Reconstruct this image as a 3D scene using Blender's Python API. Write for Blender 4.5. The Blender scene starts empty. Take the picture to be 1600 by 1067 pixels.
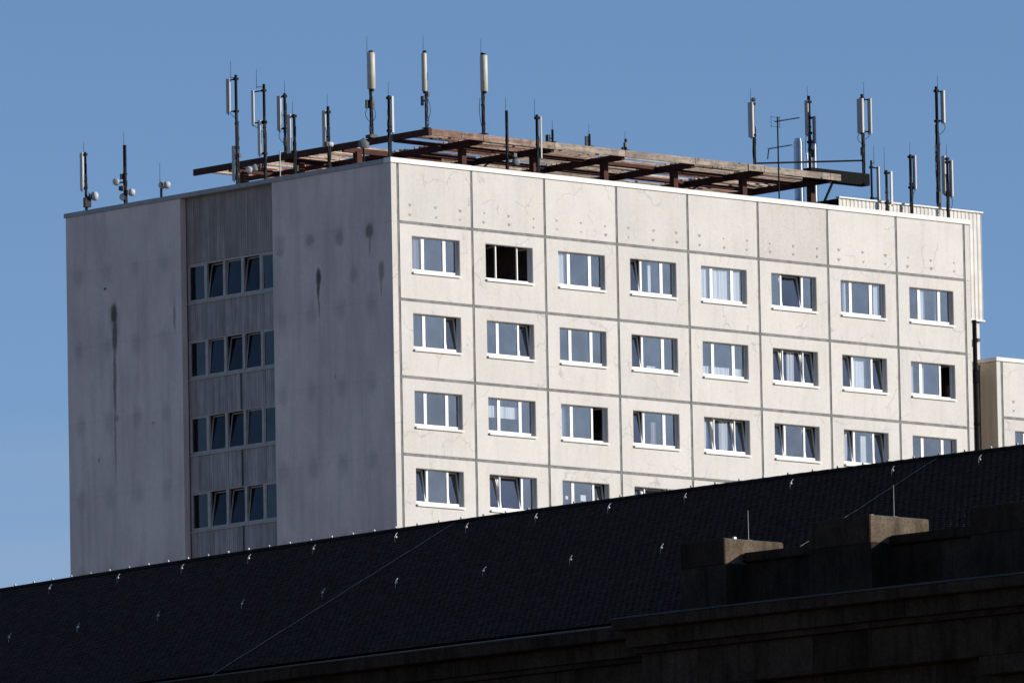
import bpy, math, random
from mathutils import Vector, Matrix

random.seed(11)
sc = bpy.context.scene
COL = sc.collection
R = math.radians

# ------------------------------------------------------------------ camera
EYE = 1.7
YAW, PITCH, ROLL = 0.8273216, 0.1238186, -0.0187126      # long telephoto, looking slightly up, horizon a degree off
cf = Vector((math.cos(PITCH)*math.cos(YAW), math.cos(PITCH)*math.sin(YAW), math.sin(PITCH)))
cr = Vector((math.sin(YAW), -math.cos(YAW), 0)); cu = cr.cross(cf)
rr = cr*math.cos(ROLL) + cu*math.sin(ROLL); uu = -cr*math.sin(ROLL) + cu*math.cos(ROLL)
cam = bpy.data.objects.new('camera', bpy.data.cameras.new('camera'))
COL.objects.link(cam); sc.camera = cam
cam.matrix_world = Matrix(((rr.x, uu.x, -cf.x, 0), (rr.y, uu.y, -cf.y, 0), (rr.z, uu.z, -cf.z, EYE), (0, 0, 0, 1)))
cam.data.sensor_width = 36.0
cam.data.lens = 17532.0/1600*36
cam.data.clip_start = 1.0; cam.data.clip_end = 20000.0

# ------------------------------------------------------------------ sky and sun
SUN_EL, SUN_AZ = R(16.7), R(142.5)                        # azimuth from +Y towards +X
w = bpy.data.worlds.new('World'); sc.world = w; w.use_nodes = True
nt = w.node_tree; bg = nt.nodes['Background']
sky = nt.nodes.new('ShaderNodeTexSky'); sky.sky_type = 'NISHITA'; sky.sun_disc = False
sky.sun_elevation = SUN_EL; sky.sun_rotation = SUN_AZ
sky.air_density = 0.55; sky.dust_density = 0.13; sky.ozone_density = 2.7
tc = nt.nodes.new('ShaderNodeTexCoord'); mp = nt.nodes.new('ShaderNodeMapping'); mp.inputs['Scale'].default_value = (8, 8, 85)
ns = nt.nodes.new('ShaderNodeTexNoise'); ns.inputs['Scale'].default_value = 1.0; ns.inputs['Detail'].default_value = 7
rp = nt.nodes.new('ShaderNodeValToRGB'); rp.color_ramp.elements[0].position = .36; rp.color_ramp.elements[0].color = (0, 0, 0, 1)
rp.color_ramp.elements[1].position = .64; rp.color_ramp.elements[1].color = (.5, .5, .5, 1)
mx = nt.nodes.new('ShaderNodeMix'); mx.data_type = 'RGBA'; mx.inputs[7].default_value = (3.6, 3.8, 4.4, 1)
nt.links.new(tc.outputs['Generated'], mp.inputs[0]); nt.links.new(mp.outputs[0], ns.inputs['Vector']); nt.links.new(ns.outputs[0], rp.inputs[0])
sz = nt.nodes.new('ShaderNodeSeparateXYZ'); nt.links.new(tc.outputs['Generated'], sz.inputs[0])
lowband = nt.nodes.new('ShaderNodeMapRange'); lowband.interpolation_type = 'SMOOTHSTEP'          # thin veils only near the horizon
for i_, v_ in zip((1, 2, 3, 4), (.104, .121, 1.0, 0.0)): lowband.inputs[i_].default_value = v_
nt.links.new(sz.outputs[2], lowband.inputs[0])
veil = nt.nodes.new('ShaderNodeMath'); veil.operation = 'MULTIPLY'
nt.links.new(rp.outputs[0], veil.inputs[0]); nt.links.new(lowband.outputs[0], veil.inputs[1]); nt.links.new(veil.outputs[0], mx.inputs[0]); nt.links.new(sky.outputs[0], mx.inputs[6])
nt.links.new(mx.outputs[2], bg.inputs[0]); bg.inputs[1].default_value = 0.122
sun = bpy.data.objects.new('sun', bpy.data.lights.new('sun', 'SUN')); COL.objects.link(sun)
sun.data.energy = 5.0; sun.data.angle = R(.53); sun.data.color = (1.0, .93, .83)
SD = Vector((math.sin(SUN_AZ)*math.cos(SUN_EL), math.cos(SUN_AZ)*math.cos(SUN_EL), math.sin(SUN_EL)))
sun.rotation_euler = SD.to_track_quat('Z', 'Y').to_euler(); sun.location = (150, 0, 120)
vs = sc.view_settings; vs.view_transform = 'Standard'; vs.look = 'None'; vs.exposure = 0.0; vs.gamma = 1.0; vs.use_curve_mapping = False
sc.cycles.max_bounces = 8; sc.cycles.transparent_max_bounces = 12
sc.cycles.caustics_reflective = False; sc.cycles.caustics_refractive = False

# ------------------------------------------------------------------ mesh helpers
class MB:
    def __init__(s): s.v = []; s.f = []; s.sm = []
    def face(s, pts, smooth=False):
        n = len(s.v); s.v += [tuple(p) for p in pts]; s.f.append(tuple(range(n, n+len(pts)))); s.sm.append(smooth)
    def idx(s, pts, faces, smooth=False):
        n = len(s.v); s.v += [tuple(p) for p in pts]
        for f in faces: s.f.append(tuple(n+i for i in f)); s.sm.append(smooth)
    def box(s, x0, x1, y0, y1, z0, z1):
        s.idx([(x0,y0,z0),(x1,y0,z0),(x1,y1,z0),(x0,y1,z0),(x0,y0,z1),(x1,y0,z1),(x1,y1,z1),(x0,y1,z1)],
              [(0,3,2,1),(4,5,6,7),(0,1,5,4),(1,2,6,5),(2,3,7,6),(3,0,4,7)]); return s
    def bevbox(s, x0, x1, y0, y1, z0, z1, b):
        P = []
        for (zz, k) in ((z0, b), (z0+b, 0), (z1-b, 0), (z1, b)):
            P += [(x0+k,y0+k+ (0 if k else 0),zz),(x1-k,y0+k,zz),(x1-k,y1-k,zz),(x0+k,y1-k,zz)]
        F = [(3,2,1,0),(12,13,14,15)]
        for L in range(3):
            for i in range(4):
                j = (i+1) % 4; F.append((L*4+i, L*4+j, L*4+4+j, L*4+4+i))
        s.idx(P, F); return s
    def obox(s, c, size, rz=0.0):
        hx, hy, hz = [q/2 for q in size]; ca, sa = math.cos(rz), math.sin(rz)
        P = [(c[0]+ca*x-sa*y, c[1]+sa*x+ca*y, c[2]+z) for z in (-hz, hz) for (x, y) in ((-hx,-hy),(hx,-hy),(hx,hy),(-hx,hy))]
        s.idx(P, [(3,2,1,0),(4,5,6,7),(0,1,5,4),(1,2,6,5),(2,3,7,6),(3,0,4,7)]); return s
    def beam(s, a, b, wd, ht):
        a = Vector(a); b = Vector(b); d = (b-a).normalized()
        u = Vector((0,0,1)).cross(d); u = Vector((1,0,0)) if u.length < 1e-4 else u.normalized(); v = d.cross(u)
        P = [tuple(p + u*sx*wd/2 + v*sy*ht/2) for p in (a, b) for (sx, sy) in ((-1,-1),(1,-1),(1,1),(-1,1))]
        s.idx(P, [(3,2,1,0),(4,5,6,7),(0,1,5,4),(1,2,6,5),(2,3,7,6),(3,0,4,7)]); return s
    def cyl(s, a, b, r0, r1=None, n=10, caps=True):
        r1 = r0 if r1 is None else r1
        a = Vector(a); b = Vector(b); d = (b-a).normalized()
        u = d.orthogonal().normalized(); v = d.cross(u)
        ring = lambda p, r: [tuple(p+u*r*math.cos(2*math.pi*i/n)+v*r*math.sin(2*math.pi*i/n)) for i in range(n)]
        s.idx(ring(a, r0)+ring(b, r1), [(i, (i+1) % n, n+(i+1) % n, n+i) for i in range(n)], True)
        if caps: s.face(ring(a, r0)[::-1]); s.face(ring(b, r1))
        return s
    def path(s, pts, r, n=6):
        for a, b in zip(pts[:-1], pts[1:]): s.cyl(a, b, r, r, n, True)
        return s
    def lathe(s, c, axis, prof, n=14):
        # prof: list of (distance along axis, radius)
        c = Vector(c); d = Vector(axis).normalized(); u = d.orthogonal().normalized(); v = d.cross(u)
        P = []
        for t, r in prof:
            P += [tuple(c+d*t+(u*math.cos(2*math.pi*i/n)+v*math.sin(2*math.pi*i/n))*r) for i in range(n)]
        F = []
        for k in range(len(prof)-1):
            for i in range(n): F.append((k*n+i, k*n+(i+1) % n, k*n+n+(i+1) % n, k*n+n+i))
        s.idx(P, F, True); m = len(prof)-1
        s.face(P[:n][::-1]); s.face(P[m*n:]); return s
    def sphere(s, c, r, n=8, m=6):
        return s.lathe(c, (0,0,1), [(-r*math.cos(math.pi*k/m), max(r*math.sin(math.pi*k/m), r*.02)) for k in range(m+1)], n)
    def mesh(s, name, mat):
        me = bpy.data.meshes.new(name); me.from_pydata(s.v, [], s.f)
        me.polygons.foreach_set('use_smooth', s.sm); me.materials.append(mat); me.update(); return me
    def build(s, name, mat, parent=None, loc=(0,0,0)):
        return link(name, s.mesh(name, mat), parent, loc)

def link(name, data, parent=None, loc=(0,0,0), rot=(0,0,0)):
    o = bpy.data.objects.new(name, data); COL.objects.link(o); o.parent = parent
    o.location = loc; o.rotation_euler = rot; return o
def thing(name, label, cat, loc, group=None):
    o = link(name, None, None, loc); o['label'] = label; o['category'] = cat; o.empty_display_size = .5
    if group: o['group'] = group
    return o
def structure(o): o['kind'] = 'structure'; return o

# ------------------------------------------------------------------ materials
def newmat(name):
    m = bpy.data.materials.new(name); m.use_nodes = True
    return m, m.node_tree, m.node_tree.nodes['Principled BSDF']
class G:
    """tiny node helper"""
    def __init__(s, nt): s.nt = nt
    def n(s, t, **kw):
        q = s.nt.nodes.new(t)
        for k, v in kw.items(): setattr(q, k, v)
        return q
    def put(s, sock, v):
        if hasattr(v, 'is_output'): s.nt.links.new(v, sock)
        else: sock.default_value = v
    def math(s, op, a, b=0.0, c=None):
        q = s.n('ShaderNodeMath', operation=op); s.put(q.inputs[0], a); s.put(q.inputs[1], b)
        if c is not None: s.put(q.inputs[2], c)
        return q.outputs[0]
    def noise(s, vec, scale, detail=4, rough=.55):
        q = s.n('ShaderNodeTexNoise'); s.put(q.inputs['Vector'], vec); q.inputs['Scale'].default_value = scale
        q.inputs['Detail'].default_value = detail; q.inputs['Roughness'].default_value = rough; return q.outputs[0]
    def ramp(s, f, a, b, lo=0.0, hi=1.0):
        q = s.n('ShaderNodeMapRange', interpolation_type='SMOOTHSTEP'); s.put(q.inputs[0], f)
        for i, v in zip((1, 2, 3, 4), (a, b, lo, hi)): q.inputs[i].default_value = v
        return q.outputs[0]
    def mix(s, f, a, b, mode='MIX'):
        q = s.n('ShaderNodeMix', data_type='RGBA', blend_type=mode); s.put(q.inputs[0], f)
        s.put(q.inputs[6], a if hasattr(a, 'is_output') else (*a, 1)); s.put(q.inputs[7], b if hasattr(b, 'is_output') else (*b, 1)); return q.outputs[2]
    def pos(s, scale=(1,1,1), jitter=False):
        g = s.n('ShaderNodeNewGeometry'); m = s.n('ShaderNodeVectorMath', operation='MULTIPLY')
        s.put(m.inputs[0], g.outputs['Position']); m.inputs[1].default_value = scale; out = m.outputs[0]
        if jitter:
            oi = s.n('ShaderNodeObjectInfo'); a = s.n('ShaderNodeVectorMath', operation='ADD')
            k = s.math('MULTIPLY', oi.outputs['Random'], 60.0)
            s.put(a.inputs[0], out); s.put(a.inputs[1], k); out = a.outputs[0]
        return out
    def rnd(s): return s.n('ShaderNodeObjectInfo').outputs['Random']
    def bump(s, h, strength, dist, bsdf):
        b = s.n('ShaderNodeBump'); b.inputs['Strength'].default_value = strength; b.inputs['Distance'].default_value = dist
        s.put(b.inputs['Height'], h); s.put(bsdf.inputs['Normal'], b.outputs[0])

def plain(name, col, rough=.6, metal=0.0, var=.12, scale=4.0, rndvar=.0, spec=.4):
    m, nt, b = newmat(name); g = G(nt)
    n = g.noise(g.pos(jitter=True), scale, 5); f = g.ramp(n, .3, .7, 1-var, 1+var)
    if rndvar: f = g.math('MULTIPLY', f, g.ramp(g.rnd(), 0, 1, 1-rndvar, 1+rndvar))
    v = g.n('ShaderNodeCombineColor'); [g.put(v.inputs[i], g.math('MULTIPLY', f, col[i])) for i in range(3)]
    g.put(b.inputs['Base Color'], v.outputs[0]); b.inputs['Roughness'].default_value = rough
    b.inputs['Metallic'].default_value = metal; b.inputs['Specular IOR Level'].default_value = spec
    return m

TX, TY, TZ = 267.444, 297.132, 54.193+EYE               # tower corner; z of the first panel joint below the parapet

def facade_mat(name, col, pits=.12):
    m, nt, b = newmat(name); g = G(nt)
    P = g.pos(); PJ = g.pos(jitter=True)
    big = g.ramp(g.noise(PJ, .55, 5), .3, .7, .955, 1.03)
    fine = g.ramp(g.noise(P, 9, 6, .7), .25, .75, .94, 1.04)
    streak = g.ramp(g.noise(g.pos((3.2, 3.2, .35), True), 1.0, 5), .45, .75, 1.0, .93)
    t = g.math('MULTIPLY', g.math('MULTIPLY', big, fine), g.math('MULTIPLY', streak, g.ramp(g.rnd(), 0, 1, .935, 1.02)))
    # hairline cracks: edges of a warped cell pattern, kept only in patches
    wn = g.n('ShaderNodeTexNoise'); g.put(wn.inputs['Vector'], PJ); wn.inputs['Scale'].default_value = 1.6; wn.inputs['Detail'].default_value = 5
    wv = g.n('ShaderNodeVectorMath', operation='MULTIPLY_ADD'); g.put(wv.inputs[0], wn.outputs[1]); wv.inputs[1].default_value = (.9,.9,.9); g.put(wv.inputs[2], PJ)
    vo = g.n('ShaderNodeTexVoronoi', feature='DISTANCE_TO_EDGE'); g.put(vo.inputs['Vector'], wv.outputs[0]); vo.inputs['Scale'].default_value = .62
    crack = g.ramp(vo.outputs['Distance'], .004, .017, 1, 0)
    mask = g.ramp(g.noise(PJ, .8, 3), .47, .62)
    ck = g.math('MULTIPLY', g.math('MULTIPLY', crack, mask), .23)
    pit = g.math('MULTIPLY', g.ramp(g.noise(PJ, 14, 3, .6), .66-(pits-.12)*.5, .74), pits)
    t = g.math('MULTIPLY', t, g.math('SUBTRACT', 1.0, g.math('ADD', ck, pit)))
    v = g.n('ShaderNodeCombineColor'); [g.put(v.inputs[i], g.math('MULTIPLY', t, col[i])) for i in range(3)]
    warm = g.mix(g.ramp(g.noise(PJ, .9, 4), .45, .8, 0, .35), v.outputs[0], g.mix(1.0, v.outputs[0], (1.0, .94, .86), 'MULTIPLY'))
    g.put(b.inputs['Base Color'], warm); b.inputs['Roughness'].default_value = .85; b.inputs['Specular IOR Level'].default_value = .25
    g.bump(g.noise(P, 22, 4), .35, .006, b)
    return m

def gable_mat():
    """grey rendered end wall: faint grid of damp marks, a few dark algae runs"""
    m, nt, b = newmat('grey_render'); g = G(nt)
    P = g.pos(); sep = g.n('ShaderNodeSeparateXYZ'); g.put(sep.inputs[0], P)
    wob = g.noise(P, 2.2, 4); wob2 = g.noise(P, 5.0, 4)
    y = g.math('ADD', g.math('SUBTRACT', sep.outputs[1], TY), g.math('MULTIPLY', g.math('SUBTRACT', wob, .5), .16))
    z = g.math('ADD', g.math('SUBTRACT', sep.outputs[2], TZ), g.math('MULTIPLY', g.math('SUBTRACT', wob2, .5), .3))
    # damp marks on a 1.62 x 2.8 m grid
    gy = g.math('SUBTRACT', g.math('FRACT', g.math('DIVIDE', g.math('ADD', y, -.41+1.62*20), 1.62)), .5)
    gz = g.math('SUBTRACT', g.math('FRACT', g.math('DIVIDE', g.math('ADD', z, 1.52+28), 2.8)), .5)
    d = g.math('SQRT', g.math('ADD', g.math('POWER', g.math('MULTIPLY', gy, 1.62/.40), 2.0), g.math('POWER', g.math('MULTIPLY', gz, 2.8/.60), 2.0)))
    below = g.ramp(z, -.2, .6, 1, 0)
    acc = g.math('MULTIPLY', g.math('MULTIPLY', g.ramp(d, .15, 1.05, .24, 0), below), g.ramp(g.noise(P, .7, 3), .32, .6, .6, 1))
    for (sy, sz, ry, rz, k) in ((4.03, -1.60, .15, .40, .88), (4.03, -2.0, .09, .45, .82), (4.02, -2.5, .035, .7, .6), (1.22, -.22, .24, .36, .66), (1.2, -.7, .06, .6, .4),
                                (2.85, -.28, .24, .40, .40), (4.45, -.2, .28, .26, .38), (6.1, -.45, .22, .2, .3), (.62, -1.75, .17, .5, .52), (.62, -2.3, .05, .5, .4),
                                (2.1, -1.7, .2, .4, .22), (15.42, -1.75, .22, .5, .88), (15.40, -2.5, .17, .9, .78), (15.42, -4.2, .10, 1.7, .6), (15.45, -6.4, .06, 1.7, .45), (15.40, -2.0, .34, .9, .25),
                                (15.35, -5.6, .12, .16, .45), (15.9, -.75, .09, .06, .85), (12.0, -2.2, .08, .7, .4), (13.3, -6.0, .07, .08, .4), (16.4, -7.1, .06, .1, .5), (3.2, -5.3, .06, .12, .35)):
        q = g.math('SQRT', g.math('ADD', g.math('POWER', g.math('DIVIDE', g.math('SUBTRACT', y, sy), ry*1.15), 2.0), g.math('POWER', g.math('DIVIDE', g.math('SUBTRACT', z, sz), rz), 2.0)))
        acc = g.math('MAXIMUM', acc, g.ramp(q, .45, 1.1, k, 0))
    streak = g.ramp(g.noise(g.pos((1, 2.6, .22)), 1.0, 5), .4, .75, 1.0, .86)
    big = g.ramp(g.noise(P, .35, 5), .3, .7, .9, 1.06); fine = g.ramp(g.noise(P, 8, 5, .7), .3, .7, .95, 1.04)
    t = g.math('MULTIPLY', g.math('MULTIPLY', big, fine), streak)
    base = (.73, .605, .555)
    v = g.n('ShaderNodeCombineColor'); [g.put(v.inputs[i], g.math('MULTIPLY', t, base[i])) for i in range(3)]
    c = g.mix(acc, v.outputs[0], (.055, .055, .042))
    g.put(b.inputs['Base Color'], c); b.inputs['Roughness'].default_value = .9; b.inputs['Specular IOR Level'].default_value = .2
    g.bump(g.noise(P, 18, 4), .3, .006, b)
    return m

def streaky(name, col, var=.25, rough=.7, rndvar=.12):
    m, nt, b = newmat(name); g = G(nt)
    s = g.ramp(g.noise(g.pos((6, 6, .45), True), 1.0, 6), .3, .72, 1-var, 1+var)
    t = g.math('MULTIPLY', s, g.math('MULTIPLY', g.ramp(g.noise(g.pos(jitter=True), 1.4, 5), .3, .7, .88, 1.1), g.ramp(g.rnd(), 0, 1, 1-rndvar, 1+rndvar)))
    v = g.n('ShaderNodeCombineColor'); [g.put(v.inputs[i], g.math('MULTIPLY', t, col[i])) for i in range(3)]
    g.put(b.inputs['Base Color'], v.outputs[0]); b.inputs['Roughness'].default_value = rough; b.inputs['Specular IOR Level'].default_value = .3
    return m

def stone_mat(name, col):
    m, nt, b = newmat(name); g = G(nt); P = g.pos(); PJ = g.pos(jitter=True)
    t = g.math('MULTIPLY', g.ramp(g.noise(PJ, .8, 6, .65), .25, .75, .62, 1.3), g.ramp(g.noise(P, 14, 6, .75), .3, .7, .7, 1.28))
    t = g.math('MULTIPLY', t, g.math('MULTIPLY', g.ramp(g.noise(g.pos((4, 4, .5), True), 1.0, 5), .4, .75, 1.1, .6), g.ramp(g.rnd(), 0, 1, .85, 1.15)))
    v = g.n('ShaderNodeCombineColor'); [g.put(v.inputs[i], g.math('MULTIPLY', t, col[i])) for i in range(3)]
    g.put(b.inputs['Base Color'], v.outputs[0]); b.inputs['Roughness'].default_value = .95; b.inputs['Specular IOR Level'].default_value = .04
    g.bump(g.math('ADD', g.noise(P, 30, 5, .7), g.noise(P, 5, 4)), .6, .012, b)
    return m

def rust_mat():
    m, nt, b = newmat('rusty_red_steel'); g = G(nt); P = g.pos(jitter=True)
    c = g.mix(g.ramp(g.noise(P, 3.0, 6, .7), .35, .7), (.088, .027, .019), (.045, .018, .014))
    c = g.mix(g.ramp(g.noise(P, 11, 4), .58, .72, 0, .5), c, (.12, .085, .07))
    g.put(b.inputs['Base Color'], c); b.inputs['Roughness'].default_value = .8; b.inputs['Specular IOR Level'].default_value = .25
    return m
def plank_mat(name, c0, c1, c2, lo=.42, hi=.6):
    m, nt, b = newmat(name); g = G(nt); P = g.pos(jitter=True)
    t = g.ramp(g.noise(g.pos((1.2, 6, 9), True), 1.0, 6, .7), .3, .7, .6, 1.2)
    k = g.ramp(g.rnd(), 0, 1, -.08, .08)
    c = g.mix(g.ramp(g.math('ADD', g.noise(P, 1.1, 5, .7), k), lo, hi), c0, c1)
    c = g.mix(g.ramp(g.noise(P, 5, 5, .7), .52, .72), c, c2)
    v = g.n('ShaderNodeCombineColor'); [g.put(v.inputs[i], t) for i in range(3)]
    g.put(b.inputs['Base Color'], g.mix(1.0, c, v.outputs[0], 'MULTIPLY')); b.inputs['Roughness'].default_value = .9; b.inputs['Specular IOR Level'].default_value = .2
    g.bump(g.noise(g.pos((2, 20, 20)), 1.0, 4), .5, .01, b)
    return m

def glass_mat(name, refl, tint=(.78, .82, .86)):
    m, nt, b = newmat(name); g = G(nt); nt.nodes.remove(b)
    out = nt.nodes['Material Output']
    tr = g.n('ShaderNodeBsdfTransparent'); tr.inputs[0].default_value = (*tint, 1)
    gl = g.n('ShaderNodeBsdfGlossy'); gl.inputs['Roughness'].default_value = .012; gl.inputs['Color'].default_value = (.95, .97, 1, 1)
    bp = g.n('ShaderNodeBump'); bp.inputs['Strength'].default_value = .12; bp.inputs['Distance'].default_value = .01
    g.put(bp.inputs['Height'], g.noise(g.pos((1, 1, 1), True), 1.3, 2)); g.put(gl.inputs['Normal'], bp.outputs[0])
    fr = g.n('ShaderNodeFresnel'); fr.inputs['IOR'].default_value = 1.5
    dust = g.ramp(g.noise(g.pos(jitter=True), 1.1, 4), .3, .7, .9, 1.1)
    geo = g.n('ShaderNodeNewGeometry'); front = g.math('SUBTRACT', 1.0, geo.outputs['Backfacing'])
    k = g.math('MULTIPLY', g.math('MINIMUM', g.math('MULTIPLY', g.math('MULTIPLY', fr.outputs[0], refl), dust), .9), front)
    mx = g.n('ShaderNodeMixShader'); g.put(mx.inputs[0], k); g.put(mx.inputs[1], tr.outputs[0]); g.put(mx.inputs[2], gl.outputs[0])
    g.put(out.inputs[0], mx.outputs[0]); return m

def curtain_mat(name, col):
    m, nt, b = newmat(name); g = G(nt); nt.nodes.remove(b); out = nt.nodes['Material Output']
    d = g.n('ShaderNodeBsdfDiffuse'); d.inputs[0].default_value = (*col, 1)
    t = g.n('ShaderNodeBsdfTranslucent'); t.inputs[0].default_value = (*col, 1)
    a = g.n('ShaderNodeBsdfTransparent'); m1 = g.n('ShaderNodeMixShader'); m1.inputs[0].default_value = .18
    g.put(m1.inputs[1], d.outputs[0]); g.put(m1.inputs[2], t.outputs[0])
    m2 = g.n('ShaderNodeMixShader'); g.put(m2.inputs[0], g.ramp(g.noise(g.pos((9, 9, .6), True), 1.0, 3), .3, .7, .02, .22))
    g.put(m2.inputs[1], m1.outputs[0]); g.put(m2.inputs[2], a.outputs[0]); g.put(out.inputs[0], m2.outputs[0]); return m

M = dict(
    facade=facade_mat('cream_concrete', (.60, .584, .555)),
    facade_pitted=facade_mat('pitted_concrete', (.57, .552, .522), .32),
    strip=facade_mat('cream_edge_strip', (.605, .59, .562)),
    wing_side=facade_mat('bounce_tan_concrete', (.60, .50, .38)),  # tan colour stands for light bounced off the tower's end wall
    gable=gable_mat(),
    joint=plain('grey_joint_sealant', (.20, .20, .20), .8, var=.25, scale=3),
    groove=plain('dark_joint_groove', (.06, .06, .06), .9),
    patch=plain('grey_filler', (.33, .32, .305), .9, var=.3, scale=20),
    coping=plain('pale_coping_metal', (.64, .64, .63), .55, var=.06, rndvar=.04),
    white=plain('white_window_plastic', (.70, .705, .71), .35, var=.04),
    grey_frame=plain('grey_window_frame', (.42, .37, .34), .5, var=.12),
    glass=glass_mat('window_glass', 4.2, (.92, .94, .96)), glass_dark=glass_mat('stair_glass', .8, (.5, .55, .55)),
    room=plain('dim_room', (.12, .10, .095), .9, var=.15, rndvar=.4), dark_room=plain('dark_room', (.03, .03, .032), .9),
    curtain=curtain_mat('white_net_curtain', (.93, .94, .95)), curtain_mauve=curtain_mat('mauve_curtain', (.42, .36, .42)),
    paper=plain('white_paper', (.8, .8, .8), .8, var=.02),
    cladding=streaky('weathered_ribbed_cladding', (.31, .265, .24), .18, rndvar=.13),
    spandrel=streaky('streaked_spandrel_cladding', (.35, .315, .30), .24, rndvar=.05),
    roof_felt=plain('roof_felt', (.07, .07, .07), .95),
    rust=rust_mat(), plank=plank_mat('weathered_plank', (.36, .27, .22), (.24, .14, .11), (.14, .10, .09)),
    plank_grey=plank_mat('grey_weathered_plank', (.38, .32, .265), (.27, .22, .185), (.15, .115, .10)),
    plank_dark=plank_mat('rotten_plank', (.10, .075, .06), (.06, .04, .035), (.16, .12, .10)),
    plank_pale=plank_mat('pale_plank', (.60, .52, .44), (.46, .36, .29), (.17, .08, .055), .4, .65),
    plank_red=plank_mat('red_painted_plank', (.22, .09, .06), (.15, .06, .045), (.30, .22, .18)),
    dark_steel=plain('dark_steel', (.006, .006, .007), .8, .0, var=.3, scale=6, spec=.1),
    mast=plain('dark_galvanised_mast', (.009, .009, .010), .75, .0, var=.35, scale=5, rndvar=.35, spec=.15),
    panel=plain('grey_antenna_radome', (.40, .395, .39), .45, var=.06, rndvar=.14),
    cream=plain('cream_antenna_radome', (.50, .48, .41), .45, var=.07, rndvar=.05),
    dish=plain('pale_dish', (.54, .54, .535), .45, var=.06, rndvar=.1),
    dish_grey=plain('grey_dish', (.13, .145, .16), .5, var=.1),
    eq=plain('equipment_grey', (.05, .05, .052), .6, var=.2, rndvar=.6),
    cable=plain('black_cable', (.018, .018, .02), .6),
    steel=plain('stainless_steel', (.27, .285, .31), .2, 1.0, var=.06),
    sheet=streaky('white_trapezoid_sheet', (.60, .585, .55), .06, .6, .02),
    slate=plain('black_slate', (.066, .050, .040), .8, var=.28, scale=4.5, spec=.05),
    ridge=plain('black_ridge_tile', (.020, .016, .013), .85, var=.3, rndvar=.2, spec=.06),
    hook=plain('galvanised_hook', (.58, .58, .57), .4, .2, var=.15, scale=9, rndvar=.25),
    wire=plain('conductor_wire', (.26, .22, .19), .7, .0),
    underlay=plain('shadow_underlay', (.002, .002, .002), 1.0, spec=.0),  # near black, paints the shadow lines in the gaps between slates
    coping_zinc=plain('dull_zinc_coping', (.30, .30, .30), .6, var=.1),
    zinc=plain('weathered_zinc', (.022, .024, .028), .6, .15, var=.3, scale=1.2),
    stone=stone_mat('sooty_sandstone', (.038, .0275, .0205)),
    stone_cap=stone_mat('sunlit_cap_stone', (.145, .115, .085)),  # paler than the pier stone to hold the sunlit tone of the ends
    ground=plain('pale_paving', (.27, .235, .20), .95, var=.25, scale=.2),
)

# ------------------------------------------------------------------ ground
structure(MB().box(-6000, 6000, -6000, 6000, -.5, 0).build('ground', M['ground']))

# ================================================================== THE TOWER
W, H, X0 = 3.584, 2.8, 0.3225          # panel module, storey height, first vertical joint
GAP = .11
DEPTH, XEND = 18.1, 29.29
ROWS = 5
tower = thing('apartment_tower', 'tall pale concrete panel block with rows of white windows and a blank grey end', 'building', (TX, TY, 0))
P0 = lambda x, y, z: (x, y, TZ+z)       # tower-local coordinates with z measured from the first joint

# window opening inside a panel, measured from the panel's left joint line
OX0, OX1, OZ0, OZ1 = .655, 2.945, -1.74, -.475
RV = .155
def window_panel_mesh(name, mat, c=.022):
    m = MB(); x0, x1, z0, z1 = GAP/2, W-GAP/2, -H+GAP/2, -GAP/2
    a0, a1, b0, b1 = OX0-c, OX1+c, OZ0-c, OZ1+c
    xs = [x0, a0, a1, x1]; zs = [z0, b0, b1, z1]
    for i in range(3):
        for j in range(3):
            if i == 1 and j == 1: continue
            m.face([(xs[i],0,zs[j]),(xs[i+1],0,zs[j]),(xs[i+1],0,zs[j+1]),(xs[i],0,zs[j+1])])
    o = [(a0,0,b0),(a1,0,b0),(a1,0,b1),(a0,0,b1)]; q = [(OX0,c,OZ0),(OX1,c,OZ0),(OX1,c,OZ1),(OX0,c,OZ1)]
    r = [(x, RV+.002, z) for (x, y, z) in q]
    for k in range(4):
        j = (k+1) % 4
        m.face([o[j], o[k], q[k], q[j]]); m.face([q[j], q[k], r[k], r[j]])
    for (p, s) in (((x0,z0),(x1,z0)),((x1,z0),(x1,z1)),((x1,z1),(x0,z1)),((x0,z1),(x0,z0))):
        m.face([(p[0],0,p[1]),(p[0],.06,p[1]),(s[0],.06,s[1]),(s[0],0,s[1])])
    return m.mesh(name, mat)
me_panel = window_panel_mesh('wall_panel', M['facade'])
PZ = 2.13
me_par_pitted = MB().box(GAP/2, W-GAP/2, 0, .2, GAP/2, PZ).mesh('parapet_panel', M['facade_pitted'])
me_par = MB().box(GAP/2, W-GAP/2, 0, .2, GAP/2, PZ).mesh('parapet_panel', M['facade'])
me_patches = []
for q_ in range(6):
    pm = MB()
    for hx in (.59, 1.83, 3.01):
        for hz in (.63, .305):
            k = random.uniform(-.03, .03); hz2 = hz+random.uniform(-.02, .02); sc_ = random.uniform(.9, 1.6)
            pm.lathe((hx+k, .004, hz2), (0, -1, 0), [(0, .042*sc_), (.010, .036*sc_), (.014, .02*sc_)], 8)
            if random.random() < .8: pm.box(hx+k-.05*sc_+random.uniform(-.02, .02), hx+k+.06*sc_, -.0055, .002, hz2+.010, hz2+.010+.022*sc_)
    me_patches.append(pm.mesh('anchor_patch', M['patch']))

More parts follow.
